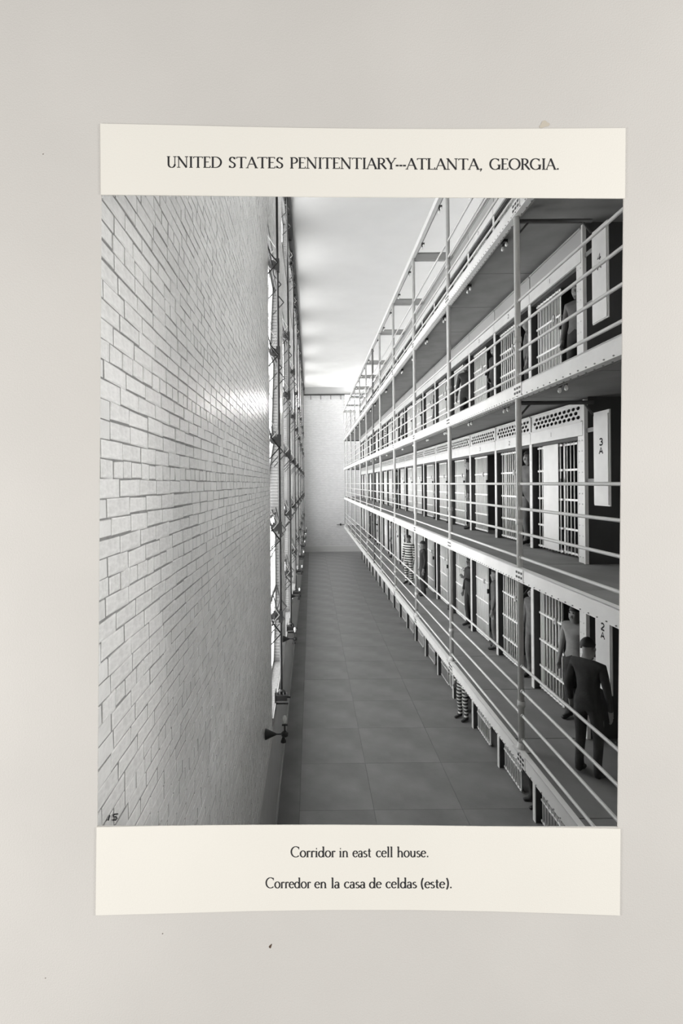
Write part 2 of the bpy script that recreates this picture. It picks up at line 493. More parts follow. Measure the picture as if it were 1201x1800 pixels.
def brick_mesh(name, m, seed):
    rr = random.Random(seed)
    b = MB()
    j = lambda s: rr.uniform(-s, s)
    e = 0.05
    vs = [(-0.02, 0, 0), (-0.02, 1, 0), (-0.02, 1, 1), (-0.02, 0, 1)]
    vs += [(-.0012, 0 + j(.02), 0 + j(.06)), (-.0012, 1 + j(.02), 0 + j(.06)), (-.0012, 1 + j(.02), 1 + j(.06)), (-.0012, 0 + j(.02), 1 + j(.06))]
    vs += [(0.0006 + j(.0006), .016, .06 + j(.03)), (0.0006 + j(.0006), .984, .06 + j(.03)), (0.0006 + j(.0006), .984, .94 + j(.03)), (0.0006 + j(.0006), .016, .94 + j(.03))]
    fs = [(8, 9, 10, 11)]
    for o in (0, 4):
        fs += [(o + i, o + (i + 1) % 4, o + 4 + (i + 1) % 4, o + 4 + i) for i in range(4)]
    b.add(vs, fs)
    return b.mesh(name, m)
brick_variants = [brick_mesh('brick', m, 10 + i) for i in range(5) for m in (M_BRICK, M_BRICK_L)]
CH = 0.066
def course_bricks(y0, y1, z0, z1, rr):
    out = []
    k = 0
    z = z0
    while z + CH <= z1 + 0.02:
        header = (k % 6 == 2)
        y = y0 - rr.uniform(0, 0.2) * (1 if y0 < 2 else 0)
        first = True
        while y < y1 - 0.03:
            w = (0.103 if header else 0.205) + rr.uniform(-.018, .018)
            if first and not header and k % 2:
                w *= 0.55
            first = False
            w = min(w, y1 - y)
            if y1 - (y + w) < 0.05:
                w = y1 - y
            out.append((max(y, y0) + .0058, y + w - .0058, z + .0026 + rr.uniform(-.0026, .0026), z + CH - .0026 + rr.uniform(-.0026, .0026)))
            y += w
        z += CH
        k += 1
    return [q for q in out if q[1] - q[0] > 0.03]
rr = random.Random(3)
near = course_bricks(YBOARD + 0.01, WIN0, Z_DADO + .05, CEIL - .1, rr)
def shown(q):
    """Rough size in the photograph of a brick of the near wall, 0 when outside the picture."""
    yc, zc = (q[0] + q[1]) / 2, (q[2] + q[3]) / 2
    u = CX - F * LW / yc
    v = CY - (zc - EYE) / yc * F
    if u < 176 or not 345 < v < 1450:
        return 0
    return (F * LW / q[0] - F * LW / q[1]) * (q[3] - q[2]) / yc * F
near.sort(key=shown, reverse=True)
for q in near[:300]:
    put('brick', rr.choice(brick_variants), wl, (rr.uniform(-.0004, .0018), q[0], q[2]), (0, 0, 0), (1, q[1] - q[0], q[3] - q[2]))
def brick_stuff(name, qs):
    b = MB()
    for (y0, y1, z0, z1) in qs:
        x = rr.uniform(-.0004, .0018)
        e = .001
        j = [rr.uniform(-.004, .004) * (1, .6)[q % 2] for q in range(8)]
        vs = [(D, y0, z0), (D, y1, z0), (D, y1, z1), (D, y0, z1),
              (x, y0 + e + j[0], z0 + e + j[1]), (x, y1 - e + j[2], z0 + e + j[3]), (x, y1 - e + j[4], z1 - e + j[5]), (x, y0 + e + j[6], z1 - e + j[7])]
        b.add(vs, [(4, 5, 6, 7), (0, 1, 5, 4), (1, 2, 6, 5), (2, 3, 7, 6), (3, 0, 4, 7)])
    o = put(name, b.mesh(name, M_BRICK), wl)
    tag(o, kind='stuff')
brick_stuff('brickwork', near[300:])
pier = []
for i, y in enumerate(wins):
    y1 = wins[i + 1] if i + 1 < NWIN else YEND
    pier += course_bricks(y + WINW + 0.05, y1, Z_DADO + .05, CEIL - .1, rr)
    for z0, z1 in ((Z_TOP + .1, Z_USILL - .06), (Z_UTOP + .1, CEIL - .1)):
        pier += course_bricks(y, y + WINW + 0.05, z0, z1, rr)
brick_stuff('pier_brickwork', pier)
tag(onebox('baseboard_left', M_COVE, -LW + 0.012, -LW + 0.035, YBOARD + 0.01, YEND, 0, 0.14), kind='structure')
# dark cornice with its hangers
co = empty('trim_1', (-LW, 0, CEIL))
tag(co, 'dark cornice pipe along the brick wall under the ceiling', kind='structure')
onebox('cornice', M_CORN, 0.02, 0.17, YBOARD + 0.01, YEND, -0.14, 0.0, co)
b = MB()
b.box(-0.01, 0.10, -0.02, 0.02, -0.20, -0.15)
b.cyl((0.02, 0, -0.17), (0.02, 0.25, -0.30), 0.012, 6)
hk = b.mesh('hanger', M_CORN)
for i in range(44):
    put('hanger', hk, co, (0, 8.0 + i * 0.82, 0))

# ---- windows
def jamb_mesh(z0, z1):
    b = MB()
    z = z0
    while z < z1 - 0.03:
        zz = min(z + CH, z1)
        r_ = 0.06
        pts = [(-.35, 0)] + [(-r_ + r_ * math.sin(R(a)), r_ - r_ * math.cos(R(a))) for a in (0, 22, 45, 68, 90)] + [(0, .12), (-.35, .12)]
        e = .004
        n = len(pts)
        vs = [(x, y, z + e) for x, y in pts] + [(x, y, zz - e) for x, y in pts]
        fs = [(i, (i + 1) % n, n + (i + 1) % n, n + i) for i in range(n)] + [tuple(range(n, 2 * n)), tuple(reversed(range(n)))]
        b.add(vs, fs)
        z += CH
    return b.mesh('jamb', M_JAMB)
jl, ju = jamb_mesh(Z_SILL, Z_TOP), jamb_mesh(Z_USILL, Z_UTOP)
def sash_meshes(h):
    b = MB()
    w = WINW
    for y0, y1 in ((0, .06), (w - .06, w), (w / 3 - .02, w / 3 + .02), (2 * w / 3 - .02, 2 * w / 3 + .02)):
        b.box(-.02, .02, y0, y1, -h, 0)
    b.box(-.02, .02, 0, w, -.06, 0)
    b.box(-.02, .02, 0, w, -h, -h + .06)
    b.box(-.015, .015, 0, w, -h / 2 - .015, -h / 2 + .015)
    g = MB()
    g.box(-.004, .004, .05, w - .05, -h + .05, -.05)
    return b.mesh('sash', M_GREY), g.mesh('pane', M_PANE)
HL = (Z_TOP - Z_SILL) / 5.0
HU = (Z_UTOP - Z_USILL) / 2.0
sl, su = sash_meshes(HL), sash_meshes(HU)
tilts = [[3, 2, 9, 0, 2], [0, 12, 9, 4, 2], [0, 4, 8, 0, 3], [2, 0, 6, 0, 0]]
for i, y in enumerate(wins):
    w = empty('window_%d' % (i + 1), (-LW, y, 0))
    tag(w, 'tall daylit window with tilting sashes in the brick wall', kind='structure')
    for k in range(5):
        tl = tilts[i][k] if i < 4 else 0
        s = put('sash', sl[0], w, (-.13, 0, Z_TOP - k * HL), (0, R(tl), 0))
        put('pane', sl[1], s)
    for k in range(2):
        s = put('sash', su[0], w, (-.13, 0, Z_UTOP - k * HU))
        put('pane', su[1], s)
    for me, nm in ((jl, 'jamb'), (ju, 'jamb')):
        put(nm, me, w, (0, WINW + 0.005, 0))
    b = MB()
    b.box(-.3, .02, 0, WINW, Z_SILL - .08, Z_SILL - .01)
    b.box(-.3, .02, 0, WINW, Z_USILL - .08, Z_USILL - .01)
    put('sill', b.mesh('sill', M_DADO), w)

# ---- far wall
wf = onebox('wall_far', M_ENDWALL, -LW - 0.5, 12.0, 0, 0.3, 0, CEIL, loc=(0, YEND, 0))
tag(wf, 'pale brick end wall of the corridor', kind='structure')
tag(onebox('baseboard_far', M_DADO2, -LW + .04, 12.0, YEND - 0.05, YEND, 0, 0.5), kind='structure')
cv = empty('trim_2', (0, YEND, CEIL))
tag(cv, 'grey cove and dark moulding along the end wall', kind='structure')
b = MB()
b.add([(-LW + .17, 0, -.55), (12, 0, -.55), (12, -.1, -.52), (-LW + .17, -.1, -.52), (-LW + .17, -.5, 0), (12, -.5, 0)], [(0, 1, 2, 3), (3, 2, 5, 4)])
put('cove', b.mesh('cove', M_COVE), cv)
onebox('moulding', M_CORN, -LW + .1, 12, -.16, 0, -.62, -.53, cv)
hb = MB(); hb.box(-.02, .02, -.05, 0, -.98, -.62)
hm = hb.mesh('hook', M_CORN)
for i in range(4):
    put('hook', hm, cv, (0.02 + i * 0.87, 0, 0))
ew = empty('window_%d' % (NWIN + 1), (3.0, YEND, 12.35))
tag(ew, 'bright square window high in the end wall', kind='structure')
onebox('pane', M_ENDPANE, 0, 1.25, -.03, -.01, 0, 1.3, ew)
onebox('pane', M_ENDPANE, 1.6, 2.9, -.03, -.01, 0, 1.3, ew)
b = MB()
b.box(-.05, 1.3, -.06, 0, .60, .68); b.box(-.05, 0, -.06, 0, -.05, 1.35); b.box(1.25, 1.3, -.06, 0, -.05, 1.35); b.box(.6, .65, -.06, 0, 0, 1.3)
put('window_frame', b.mesh('window_frame', M_WHITE), ew)
b = MB()
b.box(-.35, .35, -.12, -.08, -.02, .02); b.cyl((0, -.1, -.08), (0, -.1, .1), .06, 8); b.cyl((0, -.1, 0), (0, 0, 0), .03, 6)
o = put('wall_lamp', b.mesh('wall_lamp', M_IRON), loc=(2.5, YEND, 2.35))
tag(o, 'small dark two-armed lamp on the pale end wall', 'lamp')

# ---- the opposite side of the hall, beyond the cell block, with glowing windows added as fill light
wr = onebox('wall_right', M_ENDWALL, 11.6, 12.0, YBOARD + 0.01, YEND, 0, CEIL)
tag(wr, 'brick wall on the other side of the hall', kind='structure')
for i in range(10):
    y = 1.8 + i * 4.3
    w = onebox('window_%d' % (NWIN + 2 + i), M_FILLPANE, 11.56, 11.59, y, y + 2.7, 6.8, 13.4)  # unseen glowing panes, added as fill for the brick wall and ceiling
    tag(w, 'unseen glowing window added for fill light on the opposite wall', kind='structure')

pw = onebox('wall_light_block', M_ENDWALL, 5.3, 11.55, 5.0, 5.2, 0, CEIL)  # unseen wall added to keep the fill light off the near gallery
tag(pw, 'unseen wall added to block light beyond the cell block corner', kind='structure')

# ================================================================== cell block
blk = empty('wall_cell_block', (CF, CELL0, 0))
tag(blk, 'end wall of the cell block, shade in its dark colour, beside the cabinets', kind='structure')
for t in range(5):
    onebox('end_plate', M_BLOCK, 0.032, 4.0, -0.045, -0.02, TIER[t] + .001, TIER[t + 1] - .101 if t < 4 else TIER[4] + 2.25, blk)
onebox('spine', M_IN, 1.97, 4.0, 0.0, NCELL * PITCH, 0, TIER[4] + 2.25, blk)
for t in range(5):
    onebox('far_plate', M_GREY, 0.0, 4.0, NCELL * PITCH + .01, NCELL * PITCH + .06, TIER[t] + .001, TIER[t + 1] - .101 if t < 4 else TIER[4] + 2.25, blk)
onebox('roof_plate', M_GREY, -0.04, 4.0, -0.03, NCELL * PITCH + .06, TIER[4] + 2.29, TIER[4] + 2.34, blk)

HEAD = 1.80
def vent_mesh():
    """Perforated plate: staggered round holes cut through the sheet."""
    b = MB()
    y0, y1, z0, z1 = 0.02, PITCH - 0.02, 2.0, 2.26
    rows, n = 3, 11
    mz, my = 0.03, 0.06
    ch = (z1 - z0 - 2 * mz) / rows
    cw = (y1 - y0 - 2 * my) / (n + .5)
    t = 0.006
    for (a0, a1, c0, c1) in ((y0, y1, z0, z0 + mz), (y0, y1, z1 - mz, z1), (y0, y0 + my, z0 + mz, z1 - mz), (y1 - my, y1, z0 + mz, z1 - mz)):
        b.box(-t, t, a0, a1, c0, c1)
    for r_ in range(rows):
        off = (r_ % 2) * cw / 2
        zc = z0 + mz + (r_ + .5) * ch
        ya, yb = y0 + my, y1 - my
        if off:
            b.box(-t, t, ya, ya + off, zc - ch / 2, zc + ch / 2)
        else:
            b.box(-t, t, yb - cw / 2, yb, zc - ch / 2, zc + ch / 2)
        for k in range(n):
            yc = ya + off + (k + .5) * cw
            sq = [(yc + dx * cw / 2, zc + dz * ch / 2) for dx, dz in ((1, 0), (1, 1), (0, 1), (-1, 1), (-1, 0), (-1, -1), (0, -1), (1, -1))]
            ci = [(yc + .40 * cw * math.cos(R(45 * j)), zc + .42 * ch * math.sin(R(45 * j))) for j in range(8)]
            vs = [(-t, y, z) for y, z in sq] + [(-t, y, z) for y, z in ci] + [(t, y, z) for y, z in ci]
            b.add(vs, [(j, 8 + j, 8 + (j + 1) % 8, (j + 1) % 8) for j in range(8)] + [(8 + j, 16 + j, 16 + (j + 1) % 8, 8 + (j + 1) % 8) for j in range(8)])
    b.box(-.036, t, y0, y1, z0 - .012, z0 + .004)
    # riveted angle along the upper edge
    b.box(-.03, t, y0, y1, z1, z1 + .02)
    return b.mesh('vent_panel', M_WHITE)
def cell_meshes():
    d = {}
    b = MB(); b.box(0, .014, 0, .095, 0, HEAD)
    for k in range(9):
        b.cyl((-.006, .048, .12 + k * .2), (.002, .048, .12 + k * .2), .009, 6)
    d['pil'] = b.mesh('pilaster', M_WHITE)
    b = MB(); b.box(0, .014, .03, .17, 0, HEAD - .003); b.box(-.03, .02, -.06, -.022, 0, 2.29)
    for k in range(12):
        for yy in (.06, .14):
            b.cyl((-.006, yy, .08 + k * .15), (.002, yy, .08 + k * .15), .010, 6)
    d['pil0'] = b.mesh('pilaster', M_WHITE)
    b = MB(); b.box(.016, 1.95, .02, .075, 0, HEAD + .2)
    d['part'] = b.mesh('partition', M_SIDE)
    b = MB(); b.box(-.022, .012, .006, PITCH - .006, HEAD, HEAD + .2)
    d['lin'] = b.mesh('lintel_panel', M_WHITE)
    b = MB(); b.box(.016, .2, .1, PITCH, HEAD - .05, HEAD - .002)
    d['track'] = b.mesh('door_track', M_SIDE)
    d['vent'] = vent_mesh()
    b = MB(); b.box(-.006, .006, .012, PITCH - .012, HEAD + .2, 2.26); b.box(-.03, .0, .012, PITCH - .012, 2.26, 2.28)
    d['vent2'] = b.mesh('upper_plate', M_COVE)
    b = MB()
    b.box(-.008, -.004, -.03, .03, -.02, .02)
    d['slot'] = b.mesh('slot', M_IRON)
    b = MB(); b.box(.012, 1.95, 0, PITCH, HEAD + .2, HEAD + .21)
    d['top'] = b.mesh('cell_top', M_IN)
    def cross(w):
        b = MB()
        for z in (.06, .42, .87, 1.33, 1.72):
            b.box(-.007, .007, -.03, w + .03, z - .016, z + .016)
        return b
    d['gframe'] = cross(.80).mesh('grille', M_BAR)
    b = cross(.72)
    b.box(-.008, .008, -.012, .03, .03, 1.76); b.box(-.008, .008, .69, .732, .03, 1.76)
    d['dframe'] = b.mesh('door', M_BAR)
    b = MB(); b.cyl((0, 0, .03), (0, 0, 1.76), .0115, 8)
    d['bar'] = b.mesh('bar', M_BAR)
    b = cross(.80)
    for k in range(8): b.cyl((0, .03 + k * .105, .03), (0, .03 + k * .105, 1.76), .0125, 6)
    d['gfar'] = b.mesh('grille', M_BAR)
    b = cross(.72)
    for k in range(6): b.cyl((0, .1 + k * .105, .03), (0, .1 + k * .105, 1.76), .0125, 6)
    b.box(-.008, .008, -.012, .03, .03, 1.76); b.box(-.008, .008, .69, .732, .03, 1.76)
    d['dfar'] = b.mesh('door', M_BAR)
    b = MB(); b.box(-.04, -.01, .0, .08, 1.28, 1.38); b.cyl((-.045, .04, 1.33), (-.04, .04, 1.33), .015, 8)
    d['lock'] = b.mesh('lock', M_COVE)
    b = MB(); b.box(-.03, .01, .02, .05, 1.1, 1.2)
    d['latch'] = b.mesh('latch', M_IRON)
    b = MB(); b.box(-.02, -.012, -.02, .50, .06, 1.76)
    d['plate'] = b.mesh('steel_plate', M_WHITE)
    return d
CM = cell_meshes()
closed = {(2, 0), (0, 4)}
def strokes_mesh(strokes, w, name):
    """Painted characters on the cabinet face (plane x = const, reading along -y)."""
    b = MB()
    for pts in strokes:
        rb = ribbon(pts, 's', w, w)
        vs = []
        for l, r_ in rb:
            vs += [(0, -l[0], l[1]), (0, -r_[0], r_[1])]
        b.add(vs, [(2 * i, 2 * i + 1, 2 * i + 3, 2 * i + 2) for i in range(len(rb) - 1)])
    return b.mesh(name, M_INK)
DIG = {'2': [arc(.0, .75, .25, .25, 160, -40, 10) + [(-.28, 0)], [(-.28, 0), (.3, 0)]],
       '3': [arc(0, .75, .25, .24, 150, -90, 10), arc(0, .26, .28, .26, 90, -150, 10)],
       '4': [[(.1, 0), (.1, 1), (-.3, .33), (.3, .33)]],
       'A': [[(-.32, 0), (0, 1), (.32, 0)], [(-.2, .35), (.2, .35)]],
       '1': [[(0, 0), (0, 1)]]}
NUM = [strokes_mesh([[(x * .1, y * .07) for x, y in st] for st in DIG[d]], .012, 'lettering') for d in '123']

def where(t, k):
    if t in (1, 2, 3):
        return '%s tier cell, %s in from the %d A cabinet' % (TN[t], ORD[k], t + 1)
    return '%s tier cell, %s from the near end' % (TN[t], ORD[k])
for t in range(5):
    for k in range(NCELL):
        c = empty('prison_cell', (CF, CELL0 + k * PITCH, TIER[t] + .002))
        isclosed = (t, k) in closed
        state = 'barred door shut' if isclosed else 'barred door open'
        tag(c, '%s, %s' % (where(t, k), state), 'prison cell', 'barred cells of the cell block')
        put('pilaster', CM['pil0'] if k == 0 and 0 < t < 4 else CM['pil'], c)
        put('partition', CM['part'], c)
        lp = put('lintel_panel', CM['lin'], c)
        if t and k < 3:
            put('lettering', NUM[k], lp, (-.0235, PITCH * .55, HEAD + .06))
        put('door_track', CM['track'], c)
        if t in (1, 2):
            put('vent_panel', CM['vent'], c)
        elif t > 2:
            up = put('upper_plate', CM['vent2'], c)
            for q in range(8 if k < 6 else 0):
                put('slot', CM['slot'], up, (-.001, .12 + q * .21, HEAD + .235))
        put('cell_top', CM['top'], c)
        near_c = k < 4 and 0 < t < 4
        g = put('grille', CM['gframe'] if near_c else CM['gfar'], c, (.10, .86, 0))
        dy = .12 if isclosed else .90 + .05 * math.sin(3 * k + t)
        dr = put('door', CM['dframe'] if near_c else CM['dfar'], c, (.135, dy, 0))
        if near_c:
            for q in range(8):
                put('bar', CM['bar'], g, (0, .03 + q * .105, 0))
            for q in range(6):
                put('bar', CM['bar'], dr, (0, .1 + q * .105, 0))
        if k < 10:
            put('lock', CM['lock'], dr, (-.02, .02 if isclosed else .1, 0))
            put('latch', CM['latch'], c, (.1, .80, 0))
        if (t, k) == (2, 0):
            tag(put('steel_plate', CM['plate'], c, (.09, .93, 0)), 'plain white steel plate')

# ---- the white lever cabinets at the near corner, with their tier numbers
for t in (1, 2, 3):
    z = TIER[t] + .83
    c = empty('lever_cabinet', (CF, 6.56, z))
    tag(c, 'tall narrow white steel cabinet marked %d A at the %s tier corner' % (t + 1, TN[t]), 'cabinet', 'lever cabinets at the cell block corner')
    b = MB()
    b.box(.0, .018, .0, .36, 0, 1.25)
    put('body', b.mesh('body', M_WHITE), c)
    b = MB(); b.box(-.012, .0, .014, .346, .014, 1.20)
    dd = put('door', b.mesh('door', M_WHITE), c)
    for ch, zz in ((str(t + 1), .80), ('A', .685)):
        me = strokes_mesh([[(x * .13, y * .085) for x, y in s] for s in DIG[ch]], .022, 'lettering')
        put('lettering', me, dd, (-.0135, .17, zz))
    onebox('bracket', M_GREY, .004, .014, .36, .565, .3, .36, c)
    onebox('bracket', M_GREY, .004, .014, .36, .565, 1.0, 1.06, c)

# ================================================================== galleries
Y0G, Y1G = 1.6, 43.3
seam = 1.705
def fascia_mesh(L, bolts):
    b = MB()
    b.box(-.055, -.035, .004, L - .004, -.15, .015)
    b.box(-.055, .06, .004, L - .004, -.162, -.15)
    b.box(-.055, .015, .004, L - .004, .0, .015)
    return b
pm = {}
for t in (1, 2, 3, 4):
    z = TIER[t]
    g = empty('gallery_walkway', (P, Y0G, z))
    tag(g, 'concrete gallery walkway of the %s tier with white riveted edge beam' % TN[t], 'walkway', 'gallery walkways in front of the cells')
    n = int((Y1G - 3.74) / seam)
    if 'slab' not in pm:
        b = MB(); b.box(-.03, CF - P + 1.94, .008, seam - .008, -.10, 0)
        nb = MB(); nb.box(-.03, 5.29 - P, .008, seam - .008, -.10, 0)
        pm['slab0'] = nb.mesh('floor_panel', M_SLAB)
        pm['slab'] = b.mesh('floor_panel', M_SLAB)
        b = MB()
        b.box(-.035, -.05, .003, 3.407, -.15, .015)
        b.box(-.05, .055, .003, 3.407, -.165, -.15)
        b.box(-.05, .02, .003, 3.407, .003, .018)
        pm['fas'] = b.mesh('edge_beam', M_WHITE)
        b = MB()
        for i in range(34):
            y = .05 + i * .1
            b.cyl((-.058, y, -.146), (-.048, y, -.146), .007, 6)
            b.cyl((.03, y, -.172), (.03, y, -.162), .009, 6)
        pm['riv'] = b.mesh('rivets', M_GREY)
        b = MB(); b.box(-.056, -.048, -.23, .02, -.14, .012)
        pm['spl'] = b.mesh('splice_plate', M_WHITE)
        b = MB()
        b.box(-.004, .004, -.021, .021, -.014, .014)
        pm['bolt'] = b.mesh('bolt', M_IRON)
    for i in range(n):
        put('floor_panel', pm['slab0' if i == 0 else 'slab'], g, (0, i * seam + 3.74 - Y0G, 0))
    onebox('near_floor', M_SLAB, -.03, CF - P + .1, 0, 3.74 - Y0G - .008, -.10, 0, g)
    onebox('corner_floor', M_SLAB, CF - P + 1.95, CF - P + 4.0, 5.21 - Y0G, CELL0 - Y0G - .05, -.10, 0, g)
    for i in range(len(POSTS)):
        y0 = POSTS[i]
        y1 = POSTS[i + 1] if i + 1 < len(POSTS) else Y1G
        sc = (y1 - y0) / 3.41
        f = put('edge_beam', pm['fas'], g, (0, y0 - Y0G, 0), None, (1, sc, 1))
        if i < 6:
            tag(put('rivets', pm['riv'], f), kind='stuff')
        sp = put('splice_plate', pm['spl'], g, (0, y0 - Y0G, 0))
        if i < 5:
            for yy in (-.03, -.105, -.18):
                for zz in (-.10, -.04):
                    put('bolt', pm['bolt'], sp, (-.058, yy, zz))
    b = MB(); b.cyl((.03, 0, -.19), (.03, Y1G - Y0G, -.19), .010, 6)
    put('conduit', b.mesh('conduit', M_GREY), g)
    # cross rail closing the walkway at the far end
    onebox('end_beam', M_IRON, 0, 1.6, Y1G - Y0G - .02, Y1G - Y0G + .03, -.15, .02, g)

RAILH = (1.13, .80, .475, .15)
for t in (1, 2, 3, 4):
    g = empty('railing', (P, Y0G, TIER[t]))
    tag(g, 'four-bar white pipe railing along the %s tier walkway' % TN[t], 'railing', 'pipe railings of the galleries')
    if 'rail' not in pm:
        b = MB(); b.cyl((0, 0, 0), (0, 1, 0), .0185, 10)
        pm['rail'] = b.mesh('rail', M_RAIL)
        b = MB()
        b.cyl((0, -.062, 0), (0, -.042, 0), .027, 10); b.cyl((0, .042, 0), (0, .062, 0), .027, 10)
        pm['collar'] = b.mesh('collar', M_RAIL)
    for i in range(len(POSTS)):
        y0 = POSTS[i]
        y1 = POSTS[i + 1] if i + 1 < len(POSTS) else Y1G
        for h in RAILH:
            put('rail', pm['rail'], g, (0, y0 - Y0G + .041, h), None, (1, y1 - y0 - .082, 1))
            if i < 7:
                put('collar', pm['collar'], g, (0, y0 - Y0G, h))
    for h in RAILH:
        put('rail', pm['rail'], g, (0, Y1G - Y0G, h), (0, 0, R(-90)), (1, 1.6, 1))

# posts from the floor to the roof ties
b = MB()
b.cyl((0, 0, 0), (0, 0, TIER[5] - TIER[1]), .040, 14)
post_me = b.mesh('shaft', M_RAIL)
b = MB(); b.cyl((0, 0, 0), (0, 0, .1), .055, 14, .048); b.box(-.09, .09, -.09, .09, 0, .015)
foot_me = b.mesh('foot', M_RAIL)
b = MB(); b.cyl((0, 0, -.04), (0, 0, .04), .049, 14)
sleeve_me = b.mesh('sleeve', M_RAIL)
b = MB()
b.box(.02, .99, -.05, .05, .0, .014); b.box(.02, .99, -.05, .05, -.19, -.176); b.box(.02, .99, -.006, .006, -.18, .0)
tie_me = b.mesh('roof_tie', M_COVE)
b = MB()
b.cyl((.03, 0, 0), (CF - P - .04, 0, 0), .028, 10)
b.cyl((.03, 0, -.16), (.17, 0, 0), .014, 6); b.cyl((CF - P - .05, 0, -.16), (CF - P - .17, 0, 0), .014, 6)
strut_me = b.mesh('cross_strut', M_SIDE)
for i, y in enumerate(POSTS):
    if i == 0:
        continue
    p = empty('gallery_post', (P, y, TIER[1]))
    tag(p, '%s white steel gallery post from the near end of the walkways' % ORD[i - 1], 'post', 'gallery posts')
    put('shaft', post_me, p)
    put('foot', foot_me, p)
    if i < 7:
        for t in (1, 2, 3, 4):
            put('sleeve', sleeve_me, p, (0, 0, TIER[t] - TIER[1] + .62))
            if i == 1:
                if t > 1: put('cross_strut', strut_me, p, (0, 0, TIER[t] - TIER[1] - .22))
    if i > 0:
        put('roof_tie', tie_me, p, (0, 0, TIER[5] - TIER[1] - .02))
b = MB(); b.cyl((0, 0, 0), (0, 0, 9.6), .042, 12)
o = put('gallery_post', b.mesh('gallery_post', M_GREY), loc=(P, 22.85, TIER[1]))
tag(o, 'dark grey odd post between two wider spaced white posts', 'post')
# upper beam along the post heads
g = empty('roof_beam', (P, Y0G, TIER[5]))
tag(g, 'white angle beam joining the heads of the gallery posts', 'beam')
b = MB(); b.box(-.045, -.03, 0, Y1G - Y0G, -.14, .0); b.box(-.045, .06, 0, Y1G - Y0G, -.15, -.138)
put('angle', b.mesh('angle', M_WHITE), g)
b = MB(); b.cyl((.04, 0, -.165), (.04, Y1G - Y0G, -.165), .010, 6)
put('conduit', b.mesh('conduit', M_GREY), g)

# pairs of bare bulbs under the walkways
b = MB(); b.box(-.035, .035, -.04, .04, -.04, .0); b.cyl((0, -.04, -.03), (0, -.075, -.06), .018, 8); b.cyl((0, .04, -.03), (0, .075, -.06), .018, 8)
br_me = b.mesh('bracket', M_IRON)
b = MB(); b.lathe([(.012, 0), (.016, -.02), (.026, -.05), (.028, -.07), (.018, -.092), (.001, -.098)], (0, 0, 0), 'z', 10)
bulb_me = b.mesh('bulb', M_GLASS)
TW = {2: 'third tier walkway', 3: 'fourth tier walkway', 4: 'top tier walkway', 5: 'roof beam'}
for t in (2, 3, 4, 5):
    for k in range(20):
        y = 5.88 + k * 1.715
        if y > 40:
            continue
        z = TIER[t] - (.10 if t < 5 else .16)
        c = empty('bulb_pair', (P + .12 if t < 5 else P + .05, y, z))
        tag(c, '%s pair of bare bulbs from the near end under the %s' % (ORD[k], TW[t]), 'lamp', 'twin bulbs under the galleries')
        put('bracket', br_me, c, (0, 0, -.02))
        for s in (-1, 1):
            put('bulb', bulb_me, c, (0, s * .065, -.07), (R(14 * s), 0, 0), (.8, .8, .8))

# ================================================================== window operating gear
zs = [9.83, 8.27, 6.70, 5.14, 3.56, 13.6]
b = MB(); b.cyl((0, 0, 2.12), (0, 0, 13.95), .021, 8)
shaft_me = b.mesh('shaft', M_IRON)
b = MB()
b.box(-.13, .03, -.05, .05, -.03, .03); b.box(-.035, .035, -.06, .06, -.11, .10); b.cyl((-.09, -.05, 0), (-.09, .05, 0), .075, 10)
b.bar((-.12, 0, .09), (.0, 0, -.10), .03, .04)
gear_me = b.mesh('gear_bracket', M_IRON)
b = MB(); b.cyl((-.10, -.62, 0), (-.10, 1.9, 0), .014, 8)
tors_me = b.mesh('torsion_rod', M_IRON)
b = MB()
b.bar((-.10, 0, 0), (.035, 0, -.17), .022, .016)
b.bar((.035, 0, -.17), (-.20, 0, -.43), .018, .016)
b.bar((-.10, 0, 0), (-.17, 0, .30), .02, .016)
arm_me = b.mesh('arm', M_IRON)
b = MB()
b.bar((-.10, .03, 0), (.0, .03, .12), .016, .014); b.bar((.0, .03, .12), (-.18, .03, .40), .014, .014)
link_me = b.mesh('link', M_WHITE)
b = MB()
b.box(-.11, .10, -.08, .08, -.05, .04); b.box(-.115, -.10, -.10, .10, -.22, .10); b.box(-.11, .12, -.015, .015, -.14, -.11)
b.lathe([(.05, -.04), (.075, -.02), (.075, .02), (.05, .04)], (0, 0, .05), 'y', 12); b.cyl((.05, 0, 0), (.16, 0, -.02), .018, 6)
box_me = b.mesh('gear_box', M_IRON)
for i, y in enumerate(wins):
    g = empty('window_opener', (-.57, y + .69, 0))
    tag(g, 'black iron opening gear on a vertical shaft at the %s tall window' % ORD[i], 'window gear', 'window opening gears along the brick wall')
    put('shaft', shaft_me, g)
    put('gear_box', box_me, g, (0, 0, 2.12))
    for z in zs:
        put('gear_bracket', gear_me, g, (0, 0, z))
        tr = put('torsion_rod', tors_me, g, (0, 0, z))
        for q in (-.5, .45, 1.4):
            a = put('arm', arm_me, tr, (0, q, 0))
        put('link', link_me, tr, (0, -.45, 0))

# wall lamps on the piers
b = MB(); b.lathe([(.001, .0), (.075, .0), (.07, .02), (.022, .13), (.014, .15)], (0, 0, 0), 'x', 12)
can_me = b.mesh('canopy', M_IRON)
b = MB(); b.cyl((.14, 0, 0), (.27, 0, .0), .010, 8)
arm2_me = b.mesh('arm', M_IRON)
b = MB(); b.cyl((.27, 0, -.04), (.27, 0, .15), .012, 8); b.lathe([(.02, -.04), (.05, -.02), (.05, .02), (.02, .04)], (.27, 0, 0), 'z', 10)
b.lathe([(.012, .0), (.035, -.06), (.04, -.08)], (.25, .0, -.03), 'z', 10); b.box(.23, .31, -.012, .012, .12, .14)
sock_me = b.mesh('socket', M_IRON)
b = MB(); b.lathe([(.014, 0), (.03, .05), (.032, .075), (.018, .105), (.001, .112)], (.27, 0, .15), 'z', 10)
b2_me = b.mesh('bulb', M_GLASS)
